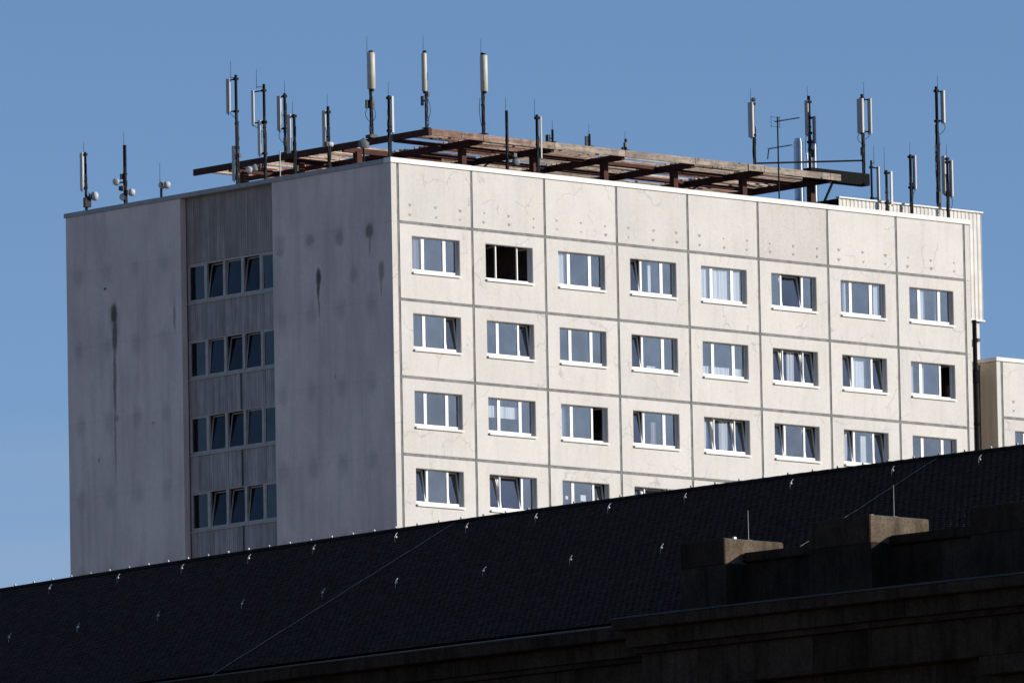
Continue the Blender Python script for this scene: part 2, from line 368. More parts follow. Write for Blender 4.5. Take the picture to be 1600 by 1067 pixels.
# --- window pieces (shared meshes)
FY = RV
WX, WZ = OX1-OX0, OZ1-OZ0
MU = (.62, WX-.62)                      # mullion centres
fm = MB(); t = .02; RB = .05             # frame runs RB behind the concrete rebate on three sides
fm.box(-RB, WX+RB, FY, FY+.07, 0, .055); fm.box(-RB, WX+RB, FY, FY+.07, WZ+.016, WZ+RB+.03)
fm.box(-RB, t, FY+.001, FY+.069, .055, WZ+.016); fm.box(WX-t, WX+RB, FY+.001, FY+.069, .055, WZ+.016)
for c in MU: fm.box(c-.022, c+.022, FY-.004, FY+.066, .055, WZ+.016)
me_frame = fm.mesh('window', M['white'])
me_sill = MB().box(-.01, WX+.03, -.075, FY-.002, -.075, -.03).box(-.01, WX+.03, -.075, -.065, -.10, -.075).mesh('sill', M['coping'])
SP = [(t, MU[0]-.024), (MU[0]+.024, MU[1]-.024), (MU[1]+.024, WX-t)]
SZ0, SZ1 = .055, WZ+.014
def sash_mesh(wd):
    m = MB(); h = SZ1-SZ0; s = .046
    m.box(0, wd, -.028, .028, 0, s); m.box(0, wd, -.028, .028, h-s, h); m.box(0, s, -.027, .027, s, h-s); m.box(wd-s, wd, -.027, .027, s, h-s)
    return m.mesh('sash', M['white'])
def pane_mesh(wd, mat):
    h = SZ1-SZ0; s = .04
    return MB().box(s, wd-s, -.004, .004, s, h-s).mesh('pane', mat)
me_sash = [sash_mesh(b-a) for a, b in SP]; me_pane = [pane_mesh(b-a, M['glass']) for a, b in SP]
me_handle = MB().box(-.012, .012, -.05, -.028, -.07, .07).mesh('handle', M['white'])
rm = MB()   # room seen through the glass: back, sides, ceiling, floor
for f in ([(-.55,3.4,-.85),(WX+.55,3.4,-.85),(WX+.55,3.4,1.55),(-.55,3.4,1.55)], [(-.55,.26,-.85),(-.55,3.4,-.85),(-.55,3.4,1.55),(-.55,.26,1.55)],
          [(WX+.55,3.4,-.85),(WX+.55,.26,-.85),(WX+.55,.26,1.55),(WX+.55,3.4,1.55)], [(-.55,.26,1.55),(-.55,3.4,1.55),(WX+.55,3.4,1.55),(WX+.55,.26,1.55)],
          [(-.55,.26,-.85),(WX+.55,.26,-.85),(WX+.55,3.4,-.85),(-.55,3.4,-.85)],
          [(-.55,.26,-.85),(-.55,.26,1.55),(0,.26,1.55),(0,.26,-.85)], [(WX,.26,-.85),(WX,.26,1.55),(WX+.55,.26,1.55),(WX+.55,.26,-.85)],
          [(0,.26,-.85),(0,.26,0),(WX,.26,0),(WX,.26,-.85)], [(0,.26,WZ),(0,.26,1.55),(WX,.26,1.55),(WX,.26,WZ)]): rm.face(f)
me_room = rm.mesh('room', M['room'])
def curtain_mesh(x0, x1, z0, z1, y=.30, seed=0):
    rg = random.Random(seed); m = MB(); n = max(6, int((x1-x0)*26)); ph = rg.uniform(0, 6); P = []
    for i in range(n+1):
        x = x0+(x1-x0)*i/n; yy = y+.022*math.sin(x*rg.uniform(33, 37)+ph)+.012*math.sin(x*71+ph)
        P += [(x, yy, z0), (x, yy, z1)]
    m.idx(P, [(2*i, 2*i+2, 2*i+3, 2*i+1) for i in range(n)], True); return m

# state of the three casements (c closed, t tilted in, o swung open) and what hangs behind, row by row
ST = [['ccc','ooo','ccc','tcc','ccc','ctc','ccc','ccc'], ['cct','cct','ccc','tcc','ccc','ttt','tct','cco'],
      ['ccc','ccc','cco','tcc','ttt','tct','tct','ccc'], ['tct','ttc','cct','ttt','cct','tcc','ccc','ctc'], ['ccc','tcc','cct','ccc','ctc','ccc','tcc','ccc']]
CU = {(0,0):[('m',0,.55,0,1)], (0,2):[('w',.0,.5,0,1)], (0,3):[('w',1.15,1.32,.1,1)], (0,4):[('w',.02,2.28,0,1)], (0,6):[('w',.3,.42,0,1),('w',1.9,2.28,0,1)], (0,7):[('w',.75,.95,0,1),('w',1.5,1.62,0,1)],
      (1,3):[('w',1.0,1.5,0,.16)], (1,4):[('w',.02,2.28,0,.30)], (1,5):[('w',.98,1.35,0,1)], (1,6):[('w',.72,1.5,0,1)], (1,7):[('w',.0,.48,0,1),('w',.72,.95,0,1)],
      (2,1):[('w',.05,.55,.45,.8),('w',.7,1.6,.45,.8)], (2,2):[('w',.0,.52,0,1)], (2,4):[('w',1.05,1.5,0,1),('w',.05,.5,0,1)], (2,5):[], (2,6):[('w',.0,.5,0,1),('w',1.15,1.5,0,.9)], (2,3):[('m',1.15,1.4,.1,.75)],
      (3,0):[], (3,3):[('w',1.9,2.25,0,1)], (3,6):[('w',0,.7,0,1)], (4,2):[('w',0,1.2,0,1)], (4,5):[('w',.4,2.2,0,1)]}
def add_window(parent, loc, state, curtains, seed, room=True):
    rg = random.Random(seed)
    wn = link('window', me_frame, parent, loc)
    link('sill', me_sill, wn)
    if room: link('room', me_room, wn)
    for k in range(3):
        a, b = SP[k]; s = state[k]; wd = b-a
        if s == 't': L, rot = (a, FY+.03, SZ0), (-R(8.2+rg.uniform(-.6, .6)), 0, 0)
        elif s == 'o':
            if k == 2: ang = -R(rg.uniform(68, 84)); L = (b-wd*math.cos(ang), FY+.04-wd*math.sin(ang), SZ0); rot = (0, 0, ang)
            else: ang = R(rg.uniform(70, 86)); L = (a, FY+.04, SZ0); rot = (0, 0, ang)
        else: L, rot = (a, FY+.022, SZ0), (R(rg.uniform(-.25, .25)), 0, R(rg.uniform(-.3, .3)))
        link('sash', me_sash[k], wn, L, rot); link('pane', me_pane[k], wn, L, rot)
    for i, (kind, x0, x1, f0, f1) in enumerate(curtains):
        curtain_mesh(x0+.03, min(x1+.03, WX-.02), .04+f0*(WZ-.06), .02+f1*(WZ-.03), .36 if 't' in state or 'o' in state else .25, seed*7+i).build(
            'curtain', M['curtain_mauve'] if kind == 'm' else M['curtain'], wn)
    return wn

def facade_columns(parent, xs, zrow0, rows, st, cu, seed0):
    for c, xj in enumerate(xs):
        link('parapet_panel', me_par_pitted if (c == 5 and parent is tower) else me_par, parent, P0(xj, 0, zrow0), (0, 0, 0))
        link('anchor_patch', me_patches[(c*5+int(seed0)) % 6], parent, P0(xj, 0, zrow0), (0, 0, 0))['kind'] = 'stuff'
        for r_ in range(rows):
            z = zrow0-r_*H
            link('wall_panel', me_panel, parent, P0(xj, 0, z))
            add_window(parent, P0(xj+OX0, 0, z+OZ0), st[r_][c], cu.get((r_, c), []), seed0+r_*17+c)
facade_columns(tower, [X0+i*W for i in range(8)], 0.0, ROWS, ST, CU, 100)
# paper notes stuck inside two casements of the lowest visible row
for (x, z, wd, ht) in ((.30, .62, .13, .12), (1.05, .60, .26, .22), (1.2, .36, .10, .10)):
    MB().box(x, x+wd, FY+.045, FY+.049, z, z+ht).build('paper_note', M['paper'], tower, P0(X0+2*W+OX0, 0, -3*H+OZ0))

# joint strips: flat sealant bands sunk between the panels, with a narrow groove
ZB = -ROWS*H
me_vj = MB().box(-GAP/2-.004, GAP/2+.004, .022, .055, ZB, PZ).box(-.022, .022, .012, .022, ZB, PZ).mesh('vertical_joint', M['joint'])
for i in range(9): link('vertical_joint', me_vj, tower, P0(X0+i*W, 0, 0))
me_hj = MB().box(GAP/2+.004, W-GAP/2-.004, .020, .055, -GAP/2-.004, GAP/2+.004).box(GAP/2+.03, W-GAP/2-.03, .011, .020, -.018, .022).mesh('horizontal_joint', M['joint'])
for i in range(8):
    for r_ in range(ROWS): link('horizontal_joint', me_hj, tower, P0(X0+i*W, 0, -r_*H))
# right-hand end strip
for r_ in range(-1, ROWS):
    z1, z0 = (PZ, .006) if r_ < 0 else (-r_*H-.006, -(r_+1)*H+.006)
    MB().box(X0+8*W+GAP/2, XEND, 0, DEPTH-.05, z0, z1).build('end_panel', M['strip'], tower, P0(0, 0, 0))

# --- blank end walls either side of the stairwell bay
RY0, RY1, RX = 6.5, 11.6, .285
for (y0, y1) in ((.03, 4.03), (4.033, RY0), (RY1, 15.0), (15.003, DEPTH)):
    for r_ in range(-1, ROWS):
        z1, z0 = (PZ, .0015) if r_ < 0 else (-r_*H-.0015, -(r_+1)*H+.0015)
        if y0 == .03: MB().box(0, .265, 0, .028, z0, z1).build('corner_strip', M['strip'], tower, P0(0, 0, 0))
        MB().box(random.uniform(0, .002), .265, y0, y1, z0, z1).build('gable_panel', M['gable'], tower, P0(0, 0, 0))
# --- stairwell bay: ribbed cladding boards, ribbon windows of five casements
BW = (RY1-RY0)/12
def board_mesh(h, name, mat):
    m = MB(); g = .007
    prof = [(g, .03), (g, 0)]
    for q in (.25, .5, .75): prof += [(BW*(q-.035), 0), (BW*(q-.02), .010), (BW*(q+.02), .010), (BW*(q+.035), 0)]
    prof += [(BW-g, 0), (BW-g, .03)]
    for (a, b) in zip(prof[:-1], prof[1:]): m.face([(a[1], a[0], 0), (b[1], b[0], 0), (b[1], b[0], h), (a[1], a[0], h)][::-1])
    return m.mesh(name, mat)
me_bt = board_mesh(PZ+.30, 'cladding_board', M['cladding']); SH = 1.40
me_bs = board_mesh(SH, 'cladding_board', M['spandrel'])
for k in range(12):
    link('cladding_board', me_bt, tower, P0(RX+random.uniform(-.004, .004), RY0+k*BW, -.30))
    for r_ in range(ROWS-1): link('cladding_board', me_bs, tower, P0(RX+.02+random.uniform(-.004, .004), RY0+k*BW, -1.76-r_*H-SH+.02))
MB().box(RX+.028, RX+.05, RY0, RY1, ZB, PZ).build('bay_backing', M['groove'], tower, P0(0, 0, 0)) if False else None
for r_ in range(1, ROWS-1):
    MB().box(RX-.004, RX+.019, 8.66, 8.72, -1.76-r_*H-SH+.03, -1.76-r_*H).build('dark_joint', M['groove'], tower, P0(0, 0, 0))
NB = 5; PW = (RY1-RY0)/NB; BH = 1.46
fm = MB(); s = .07
fm.box(.0, .09, 0, RY1-RY0, 0, s); fm.box(0, .09, 0, RY1-RY0, BH-s, BH)
for k in range(NB+1):
    y = min(max(k*PW, s*.9), RY1-RY0-s*.9); fm.box(-.004, .088, y-s*.9, y+s*.9, s, BH-s)
fm.box(-.07, 0, 0, RY1-RY0, -.04, -.005)
me_ribbon = fm.mesh('stair_window', M['grey_frame'])
def rib_sash(wd, h):
    m = MB(); q = .05
    m.box(-.025, .025, 0, wd, 0, q); m.box(-.025, .025, 0, wd, h-q, h); m.box(-.024, .024, 0, q, q, h-q); m.box(-.024, .024, wd-q, wd, q, h-q); return m.mesh('sash', M['grey_frame'])
SW = PW-2*s*.9-.004
me_rs = rib_sash(SW, BH-2*s); me_rp = MB().box(-.004, .004, .045, SW-.045, .045, BH-2*s-.045).mesh('pane', M['glass_dark'])
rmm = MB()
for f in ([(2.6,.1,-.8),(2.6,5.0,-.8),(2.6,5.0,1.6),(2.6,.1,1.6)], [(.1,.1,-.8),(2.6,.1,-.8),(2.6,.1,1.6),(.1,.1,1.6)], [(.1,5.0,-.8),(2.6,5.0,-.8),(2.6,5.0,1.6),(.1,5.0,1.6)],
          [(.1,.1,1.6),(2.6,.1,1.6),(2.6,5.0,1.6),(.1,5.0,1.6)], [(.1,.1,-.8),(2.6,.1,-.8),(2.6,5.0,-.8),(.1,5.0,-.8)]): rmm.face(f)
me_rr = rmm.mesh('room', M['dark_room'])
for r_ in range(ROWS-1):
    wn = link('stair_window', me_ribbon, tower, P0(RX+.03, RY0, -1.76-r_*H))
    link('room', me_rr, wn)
    for k in range(NB):
        tl = k in (1, 2, 3); rot = (0, R(random.choice((4.5, 7.5, 8.5, 9.5))+random.uniform(-.7, .7)) if tl else 0, 0)
        L = (.04, k*PW+s*.9+.002, s)
        link('sash', me_rs, wn, L, rot); link('pane', me_rp, wn, L, rot)

# --- copings, roof deck, hidden walls
for i in range(8):
    a = -.055 if i == 0 else X0+i*W+.004; b = XEND+.05 if i == 7 else X0+(i+1)*W-.004
    MB().box(a, b, -.06, .32, PZ+.003, PZ+.18+random.uniform(-.004, .004)).build('coping', M['coping'], tower, P0(0, 0, 0))
for (a, b, xo) in ((.325, RY0, 0), (RY0+.006, RY1-.006, .0), (RY1, DEPTH+.05, -.0)):
    MB().box(-.055+xo, .40, a, b, PZ+.004, PZ+.165).build('coping', M['coping_zinc'], tower, P0(0, 0, 0))
MB().box(.42, XEND-.05, .33, DEPTH-.1, 1.5, 1.7).build('roof_deck', M['roof_felt'], tower, P0(0, 0, 0))
MB().box(.27, XEND-.01, DEPTH-.3, DEPTH, ZB, PZ).build('rear_wall', M['gable'], tower, P0(0, 0, 0))
MB().box(.02, XEND-.02, .02, DEPTH-.02, 0, TZ+ZB-.01).build('lower_storeys', M['facade'], tower)
MB().box(.32, .5, RY0-.3, RY1+.3, -.2, PZ-.01).box(.36, .5, RY0+.0, RY1-.0, ZB, -1.76-3*H-.2).build('bay_lining', M['groove'], tower, P0(0, 0, 0))

# --- trapezoid sheet screen on the roof's right end, hanging down over the gap
def corrugated(m, x0, x1, y, z0, z1, pitch=.205, amp=.022):
    x = x0; pts = []
    while x < x1-1e-6:
        for (k, d) in ((0, 0), (.5, 0), (.62, amp), (.88, amp), (1.0, 0)):
            xx = min(x+k*pitch, x1)
            if not pts or xx > pts[-1][0]: pts.append((xx, y+d))
        x += pitch
    for a, b in zip(pts[:-1], pts[1:]): m.face([(a[0],a[1],z0),(b[0],b[1],z0),(b[0],b[1],z1),(a[0],a[1],z1)])
    return m
screen = thing('plant_screen', 'white corrugated metal plant housing on the right end of the tower roof', 'housing', (TX, TY, 0))
m = corrugated(MB(), 23.44, 29.30, 1.0, 1.7, 2.80); m = corrugated(m, 29.30, 30.95, 1.0, -1.28, 2.80)
m.build('sheet_cladding', M['sheet'], screen, P0(0, 0, 0))
MB().box(23.40, 31.0, .93, 1.12, 2.80, 2.86).build('edge_trim', M['coping'], screen, P0(0, 0, 0))
MB().box(23.44, 30.94, 1.08, 2.6, 1.71, 2.79).box(29.33, 30.94, 1.08, 2.6, -1.27, 1.71).build('core', M['dark_steel'], screen, P0(0, 0, 0))
MB().box(29.32, 30.97, .93, 1.2, -1.34, -1.28).build('bottom_trim', M['coping'], screen, P0(0, 0, 0))
MB().beam((29.42, .9, -1.75), (29.75, .9, -1.4), .05, .05).beam((29.42, .9, -1.75), (29.75, .9, -1.75), .05, .05).beam((29.73, .9, -1.75), (29.73, .9, -1.4), .05, .05).build('bracket', M['coping'], screen, P0(0, 0, 0))

MB().box(29.31, 30.82, 1.1, 2.5, -3.25, -1.35).build('shaft', M['strip'], screen, P0(0, 0, 0))
MB().box(30.2, 30.5, 1.04, 1.1, -2.3, -2.05).box(30.62, 30.75, 1.0, 1.1, -2.1, -1.98).build('fitting', M['eq'], screen, P0(0, 0, 0))

# ================================================================== LOWER WING
WX0 = 30.58; WZ0 = -5.08
wing = thing('lower_wing', 'lower pale concrete wing just right of the tower, with one window showing', 'building', (TX, TY, 0))
facade_columns(wing, [WX0+.27+i*W for i in range(2)], WZ0, 3, [['ccc', 'tcc'], ['ccc', 'ccc'], ['cct', 'ccc']], {(0,0): [], (0,1): [('w',0,1,0,1)]}, 900)
for i in range(3):
    MB().box(-GAP/2-.004, GAP/2+.004, .022, .055, WZ0-3*H, WZ0+PZ).box(-.022, .022, .012, .022, WZ0-3*H, WZ0+PZ).build('vertical_joint', M['joint'], wing, P0(WX0+.27+i*W, 0, 0))
for i in range(2):
    for r_ in range(3): link('horizontal_joint', me_hj, wing, P0(WX0+.27+i*W, 0, WZ0-r_*H))
MB().box(WX0, WX0+.21, .0, .028, WZ0-3*H, WZ0+PZ).build('corner_strip', M['strip'], wing, P0(0, 0, 0))
MB().box(WX0, WX0+.21, .03, 14, WZ0-3*H, WZ0+PZ).build('side_wall', M['wing_side'], wing, P0(0, 0, 0))
MB().box(WX0-.05, WX0+.3+2*W, -.06, .32, WZ0+PZ+.003, WZ0+PZ+.15).build('coping', M['coping'], wing, P0(0, 0, 0))
MB().box(WX0-.05, WX0+.3, .325, 14.05, WZ0+PZ+.003, WZ0+PZ+.14).build('coping', M['coping'], wing, P0(0, 0, 0))
MB().box(WX0+.25, WX0+.27+2*W, .33, 13.8, WZ0+1.5, WZ0+1.7).build('roof_deck', M['roof_felt'], wing, P0(0, 0, 0))
MB().box(WX0+.02, WX0+.25+2*W, .02, 13.9, 0, TZ+WZ0-3*H-.01).build('lower_storeys', M['facade'], wing)
MB().box(WX0+.25+2*W, WX0+.30+2*W, .1, 13.9, WZ0-3*H, WZ0+PZ).build('far_wall', M['strip'], wing, P0(0, 0, 0))
MB().box(XEND+.005, WX0-.005, .9, 2.2, -TZ+.01, -3.2).build('link_wall', M['wing_side'], wing, P0(0, 0, 0))
pipe = thing('drain_pipe', 'dark vertical drain pipe in the narrow gap beside the lower wing', 'pipe', (TX+29.9, TY+.45, TZ-16))
MB().cyl((0, 0, -(TZ-16)), (0, 0, 14.6), .085, n=12).build('pipe', M['dark_steel'], pipe)
for z in (3.5, 7.2, 10.6, 12.2): MB().cyl((0, 0, z), (0, 0, z+.5 if z == 12.2 else z+.12), .12, n=12).build('collar', M['dark_steel'], pipe)
MB().cyl((.27, .05, -(TZ-16)), (.27, .05, 12.9), .05, n=10).build('side_pipe', M['eq'], pipe)

# ================================================================== ROOF CANOPY
CX0, CY0, CX1, CY1, CZ = 4.65, 3.12, 25.65, 16.2, 3.88
canopy = thing('roof_canopy', 'rusty steel frame canopy with weathered slats on top of the tower roof', 'canopy', (TX, TY, TZ+1.7))
CZL = CZ-1.7                                            # underside above the roof deck
YD, LX1, LY0 = 10.6, 9.6, 7.9                           # main deck depth; left arm's width and start (open well in the corner)
posts = [7.4+3.56*k for k in range(6)]
for px in posts:
    for y in (4.3, 9.2): MB().box(px-.11, px+.11, y-.12, y+.12, 0, CZL-.1).build('post', M['rust'], canopy)
    MB().box(px-.08, px+.08, CY0+.13, YD, CZL-.10, CZL+.13).build('cross_beam', M['rust'], canopy)
for (y, a) in ((5.15, CX0+.11), (7.3, 7.5), (9.4, 7.5), (YD, 7.5)):
    bs = [a]+[p for p in posts if p-.1 > a]+[CX1-.1]
    for p, q in zip(bs[:-1], bs[1:]): MB().box(p+.085, q-.085, y-.06, y+.06, CZL-.02, CZL+.12).build('long_beam', M['rust'], canopy)
for y in (14.25, 11.1, LY0):
    MB().box(5.35, 5.6, y-.12, y+.12, 0, CZL).build('post', M['rust'], canopy)
    MB().box(CX0+.11, LX1, y-.06, y+.06, CZL-.06, CZL+.13).build('long_beam', M['rust'], canopy)
MB().box(CX0, CX0+.10, CY0+.11, CY1, CZL, CZL+.24).build('edge_beam', M['rust'], canopy)
MB().box(CX0, CX0+.15, CY0-.05, CY0+.10, CZL-.02, CZL+.25).build('corner_post', M['rust'], canopy)
MB().box(7.0, 7.1, LY0+.07, CY1, CZL-.04, CZL+.12).build('cross_beam', M['rust'], canopy)
# slats on edge along X; each bay carries its own run
bays = [CX0+.16]+posts[:-1]+[CX1]
n_ = int((YD-CY0)/.27)
for i in range(n_+1):
    y = CY0+.02+.27*i; front = i == 0
    for a, b in zip(bays[:-1], bays[1:]):
        if a < 5 and y > 5.0: continue
        if not front and random.random() < .07: continue
        dz = random.uniform(-.010, .010)
        z0, z1 = (CZL-.01, CZL+.235) if front else (CZL+.160, CZL+.222)
        MB().box(a+.012, b-.012, y-.03, y+.03, z0+dz, z1+dz).build('slat', M[random.choice(('plank_grey', 'plank_grey', 'plank_grey', 'plank', 'plank_pale', 'plank_dark') if a > 10 else ('plank', 'plank', 'plank_red', 'plank_grey', 'plank_dark'))] if not front else M['plank_grey' if a > 10 else 'plank'], canopy)
for i in range(int((CY1-LY0)/.27)+1):
    dz = random.uniform(-.012, .012); y = LY0+.1+.27*i
    for (a, b) in ((CX0+.11, 7.04), (7.06, LX1)):
        if y < YD+.1 and b > 7.2: continue
        if random.random() < .12: continue
        MB().box(a, b, y-.03, y+.03, CZL+.155+dz, CZL+.225+dz).build('slat', M[random.choice(('plank_pale', 'plank_pale', 'plank_pale', 'plank_red', 'plank'))], canopy)
# inner slab board closing the top, dark end beam carrying the right-hand mast
MB().box(24.2, 27.3, 3.25, 3.7, CZL-.05, CZL+.40).build('end_beam', M['dark_steel'], canopy)
MB().beam((25.45, 3.4, CZL-.1), (24.65, 3.4, .75), .07, .07).build('strut', M['dark_steel'], canopy)
MB().box(CX1-.04, CX1+.06, CY0+.13, YD, CZL, CZL+.24).build('edge_beam', M['dark_steel'], canopy)
for (a, b) in (((7.6, 4.3, .9), (10.7, 6.3, CZL-.1)), ((18.2, 4.6, .9), (21.4, 6.3, CZL-.1))):
    MB().beam(a, b, .05, .05).build('tie_rod', M['dark_steel'], canopy)

# ================================================================== ANTENNAS
RVX, RVY = cr.x, cr.y
ANT = [
('antenna_mast','mast with grey panel antenna and boxy relay at the far left roof corner',(0.6, 17.63, 1.7), 2.903, 0.043, (-0.059, 3.32), [('panel', -0.143, 0.166, 1.489, 2.879, 'X'), ('dish', 0.345, 1.249, 0.19, 'R'), ('box', 0.048, 0.309, 0.842, 1.201), ('loop', 0.083, 0.986, 1.417, 0.095)]),
('antenna_mast','bare thick mast with three small dishes, second from the left roof corner',(0.6, 15.38, 1.7), 2.903, 0.064, (-0.033, 3.404), [('dish', -0.332, 1.542, 0.149, 'L'), ('dish', -0.083, 0.969, 0.154, 'L'), ('dish', 0.261, 1.136, 0.154, 'R'), ('box', -0.118, 0.142, 1.637, 1.828), ('box', -0.107, 0.261, 1.208, 1.375)]),
('dish_mast','short post with a pair of white dishes above the left end wall',(0.6, 13.34, 1.7), 1.308, 0.045, (-0.047, 2.034), [('dish', 0.038, 1.178, 0.158, 'L'), ('dish', 0.236, 1.178, 0.153, 'R')]),
('antenna_mast','tallest mast on the left edge, panels at its top and its foot',(0.8, 9.3, 1.7), 4.805, 0.054, (-0.188, 5.325), [('panel', -0.287, 0.176, 3.388, 4.663, 'X'), ('panel', -0.117, 0.164, 0.907, 2.183, 'X'), ('loop', -0.211, 3.104, 3.364, 0.094), ('box', 0.094, 0.141, 1.758, 1.899)]),
('antenna_mast','mast with two staggered panels and two small dishes near its foot',(0.8, 7.75, 1.7), 4.275, 0.051, (-0.269, 4.852), [('panel', -0.415, 0.129, 2.779, 4.051, 'X'), ('panel', -0.187, 0.164, 1.648, 2.944, 'X'), ('box', -0.012, 0.094, 2.284, 2.52), ('loop', -0.386, 2.496, 2.755, 0.094), ('dish', -0.584, 1.13, 0.14, 'L'), ('dish', -0.362, 1.2, 0.14, 'L'), ('box', -0.152, 0.187, 1.177, 1.342)]),
('antenna_mast','mast with one arm-held panel standing on the left canopy beam',(4.78, 11.12, 4.14), 2.243, 0.052, (0.0, 2.721), [('panel', -0.213, 0.189, 0.859, 2.148, 'X'), ('box', 0.0, 0.142, 0.286, 0.573), ('loop', -0.166, 0.334, 0.835, -0.095)]),
('antenna_mast','mast with a panel hugging its left, right in front of the arm-held panel mast',(0.7, 5.99, 1.7), 2.947, 0.051, (-0.058, 3.431), [('panel', -0.198, 0.163, 1.505, 2.938, 'X'), ('box', 0.093, 0.093, 0.848, 1.059)]),
('antenna_mast','lone mast with left-hand panel and tiny dish, over the near grey wall',(0.7, 4.13, 1.7), 3.006, 0.053, (-0.03, 3.488), [('panel', -0.151, 0.163, 1.522, 2.863, 'X'), ('dish', 0.093, 1.616, 0.105, 'R'), ('loop', 0.023, 0.867, 1.452, 0.07)]),
('antenna_mast','cream cylinder antenna on a pole with two relay boxes, left of the canopy corner',(4.75, 6.3, 4.14), 3.238, 0.052, (-0.117, 3.781), [('tube', 0.023, 0.305, 1.808, 3.167), ('box', -0.141, 0.141, 1.111, 1.418), ('box', 0.059, 0.141, 1.111, 1.418), ('loop', -0.141, 0.544, 1.111, -0.094), ('loop', 0.094, 0.544, 1.111, 0.094), ('box', 0.0, 0.422, 0.0, 0.118)]),
('antenna_mast','mast with bright narrow panel right above the near corner of the tower',(1.0, 1.15, 1.7), 3.074, 0.055, (-0.023, 3.574), [('panel', 0.127, 0.116, 1.723, 3.048, 'Y')]),
('antenna_mast','slim cream cylinder antenna on the outer corner of the canopy',(4.75, 3.30, 4.14), 2.873, 0.047, (-0.07, 3.424), [('tube', -0.041, 0.199, 1.366, 2.778), ('box', -0.134, 0.105, 0.848, 1.201), ('box', 0.082, 0.093, 1.177, 1.342), ('loop', 0.082, 0.165, 1.083, 0.093)]),
('antenna_mast','cream cylinder antenna on a plain pole, right of the canopy corner',(7.47, 3.2, 4.14), 3.02, 0.052, (-0.035, 3.54), [('tube', 0.062, 0.279, 1.58, 2.926), ('loop', -0.094, 0.1, 1.35, -0.047)]),
('antenna_mast','bare dark post with one dish beside it, behind the front parapet',(6.53, 0.9, 1.7), 2.962, 0.056, (-0.033, 3.462), [('dish', 0.326, 1.07, 0.163, 'F'), ('box', 0.256, 0.187, 1.246, 1.387)]),
('antenna_mast','dark post with a thin bright panel, above the joint of the second panel',(8.03, 0.9, 1.7), 2.935, 0.054, (-0.082, 3.512), [('panel', 0.146, 0.082, 1.322, 2.876, 'Y')]),
('antenna_stub','short antenna stub peeping over the canopy, leftmost of three',(11.02, 3.3, 4.14), 0.48, 0.045, (-0.007, 0.83), [('box', -0.172, 0.165, 0.02, 0.29)]),
('antenna_stub','short antenna stub with flat box, middle one of three on the canopy',(12.90, 3.32, 4.14), 0.48, 0.043, (-0.024, 0.83), [('box', -0.112, 0.13, 0.01, 0.4)]),
('antenna_stub','short antenna stub with stepped boxes, rightmost of three on the canopy',(14.74, 3.33, 4.14), 0.45, 0.045, (-0.024, 0.74), [('box', -0.107, 0.119, 0.0, 0.14), ('box', -0.012, 0.142, 0.14, 0.31)]),
('antenna_mast','mast with one broad panel left of the television aerial',(23.14, 5.2, 4.14), 2.927, 0.048, (-0.097, 3.292), [('panel', -0.1, 0.249, 1.431, 2.757, 'X'), ('box', 0.012, 0.169, 2.806, 2.903)]),
('antenna_mast','mast with a high and a low panel in front of the steel flues',(25.87, 5.0, 4.14), 3.208, 0.058, (-0.056, 3.574), [('panel', -0.088, 0.177, 1.718, 3.037, 'X'), ('panel', 0.181, 0.148, 1.376, 2.426, 'X'), ('box', 0.109, 0.121, 0.863, 1.156), ('loop', -0.121, 0.472, 1.718, -0.073)]),
('antenna_mast','mast with two side by side panels on the dark end beam of the canopy',(27.12, 3.4, 4.14), 3.188, 0.053, (0.073, 3.651), [('panel', -0.073, 0.291, 1.709, 3.017, 'X'), ('panel', 0.279, 0.17, 1.684, 3.017, 'X'), ('box', -0.018, 0.157, 0.845, 1.162), ('loop', -0.121, 1.26, 1.699, -0.097), ('loop', 0.194, 1.431, 1.675, 0.073)]),
('antenna_mast','thin post with one panel held off to its right, below the double panel mast',(25.77, 1.6, 2.85), 1.624, 0.041, (0.101, 2.183), [('panel', 0.247, 0.132, 0.12, 1.382, 'X')]),
('antenna_mast','short post with a narrow bright panel in front of the corrugated housing',(25.67, 0.7, 1.7), 2.297, 0.048, (-0.072, 3.169), [('panel', 0.186, 0.108, 0.989, 2.249, 'Y')]),
('antenna_mast','single panel mast standing alone in front of the corrugated housing',(26.95, 0.7, 1.7), 2.993, 0.053, (-0.01, 3.493), [('panel', 0.148, 0.152, 1.672, 2.959, 'X'), ('loop', 0.145, 1.187, 1.648, -0.048)]),
('antenna_mast','tallest mast at the right end of the roof, one panel near its top',(29.21, 1.5, 2.85), 4.722, 0.058, (0.048, 5.137), [('panel', 0.231, 0.196, 3.331, 4.561, 'X'), ('loop', 0.266, 2.819, 3.307, 0.073), ('loop', -0.061, 0.257, 2.77, -0.048), ('loop', 0.061, 0.3, 2.5, 0.03), ('box', 0.0, 0.194, 0.257, 0.696)]),
('antenna_mast','low mast with two thick panels at the foot of the tallest right mast',(28.89, 0.7, 1.7), 3.02, 0.051, (-0.012, 3.556), [('panel', -0.127, 0.181, 1.656, 3.1, 'X'), ('panel', 0.145, 0.169, 1.547, 2.923, 'X'), ('loop', 0.157, 0.902, 1.535, 0.048)]),
]
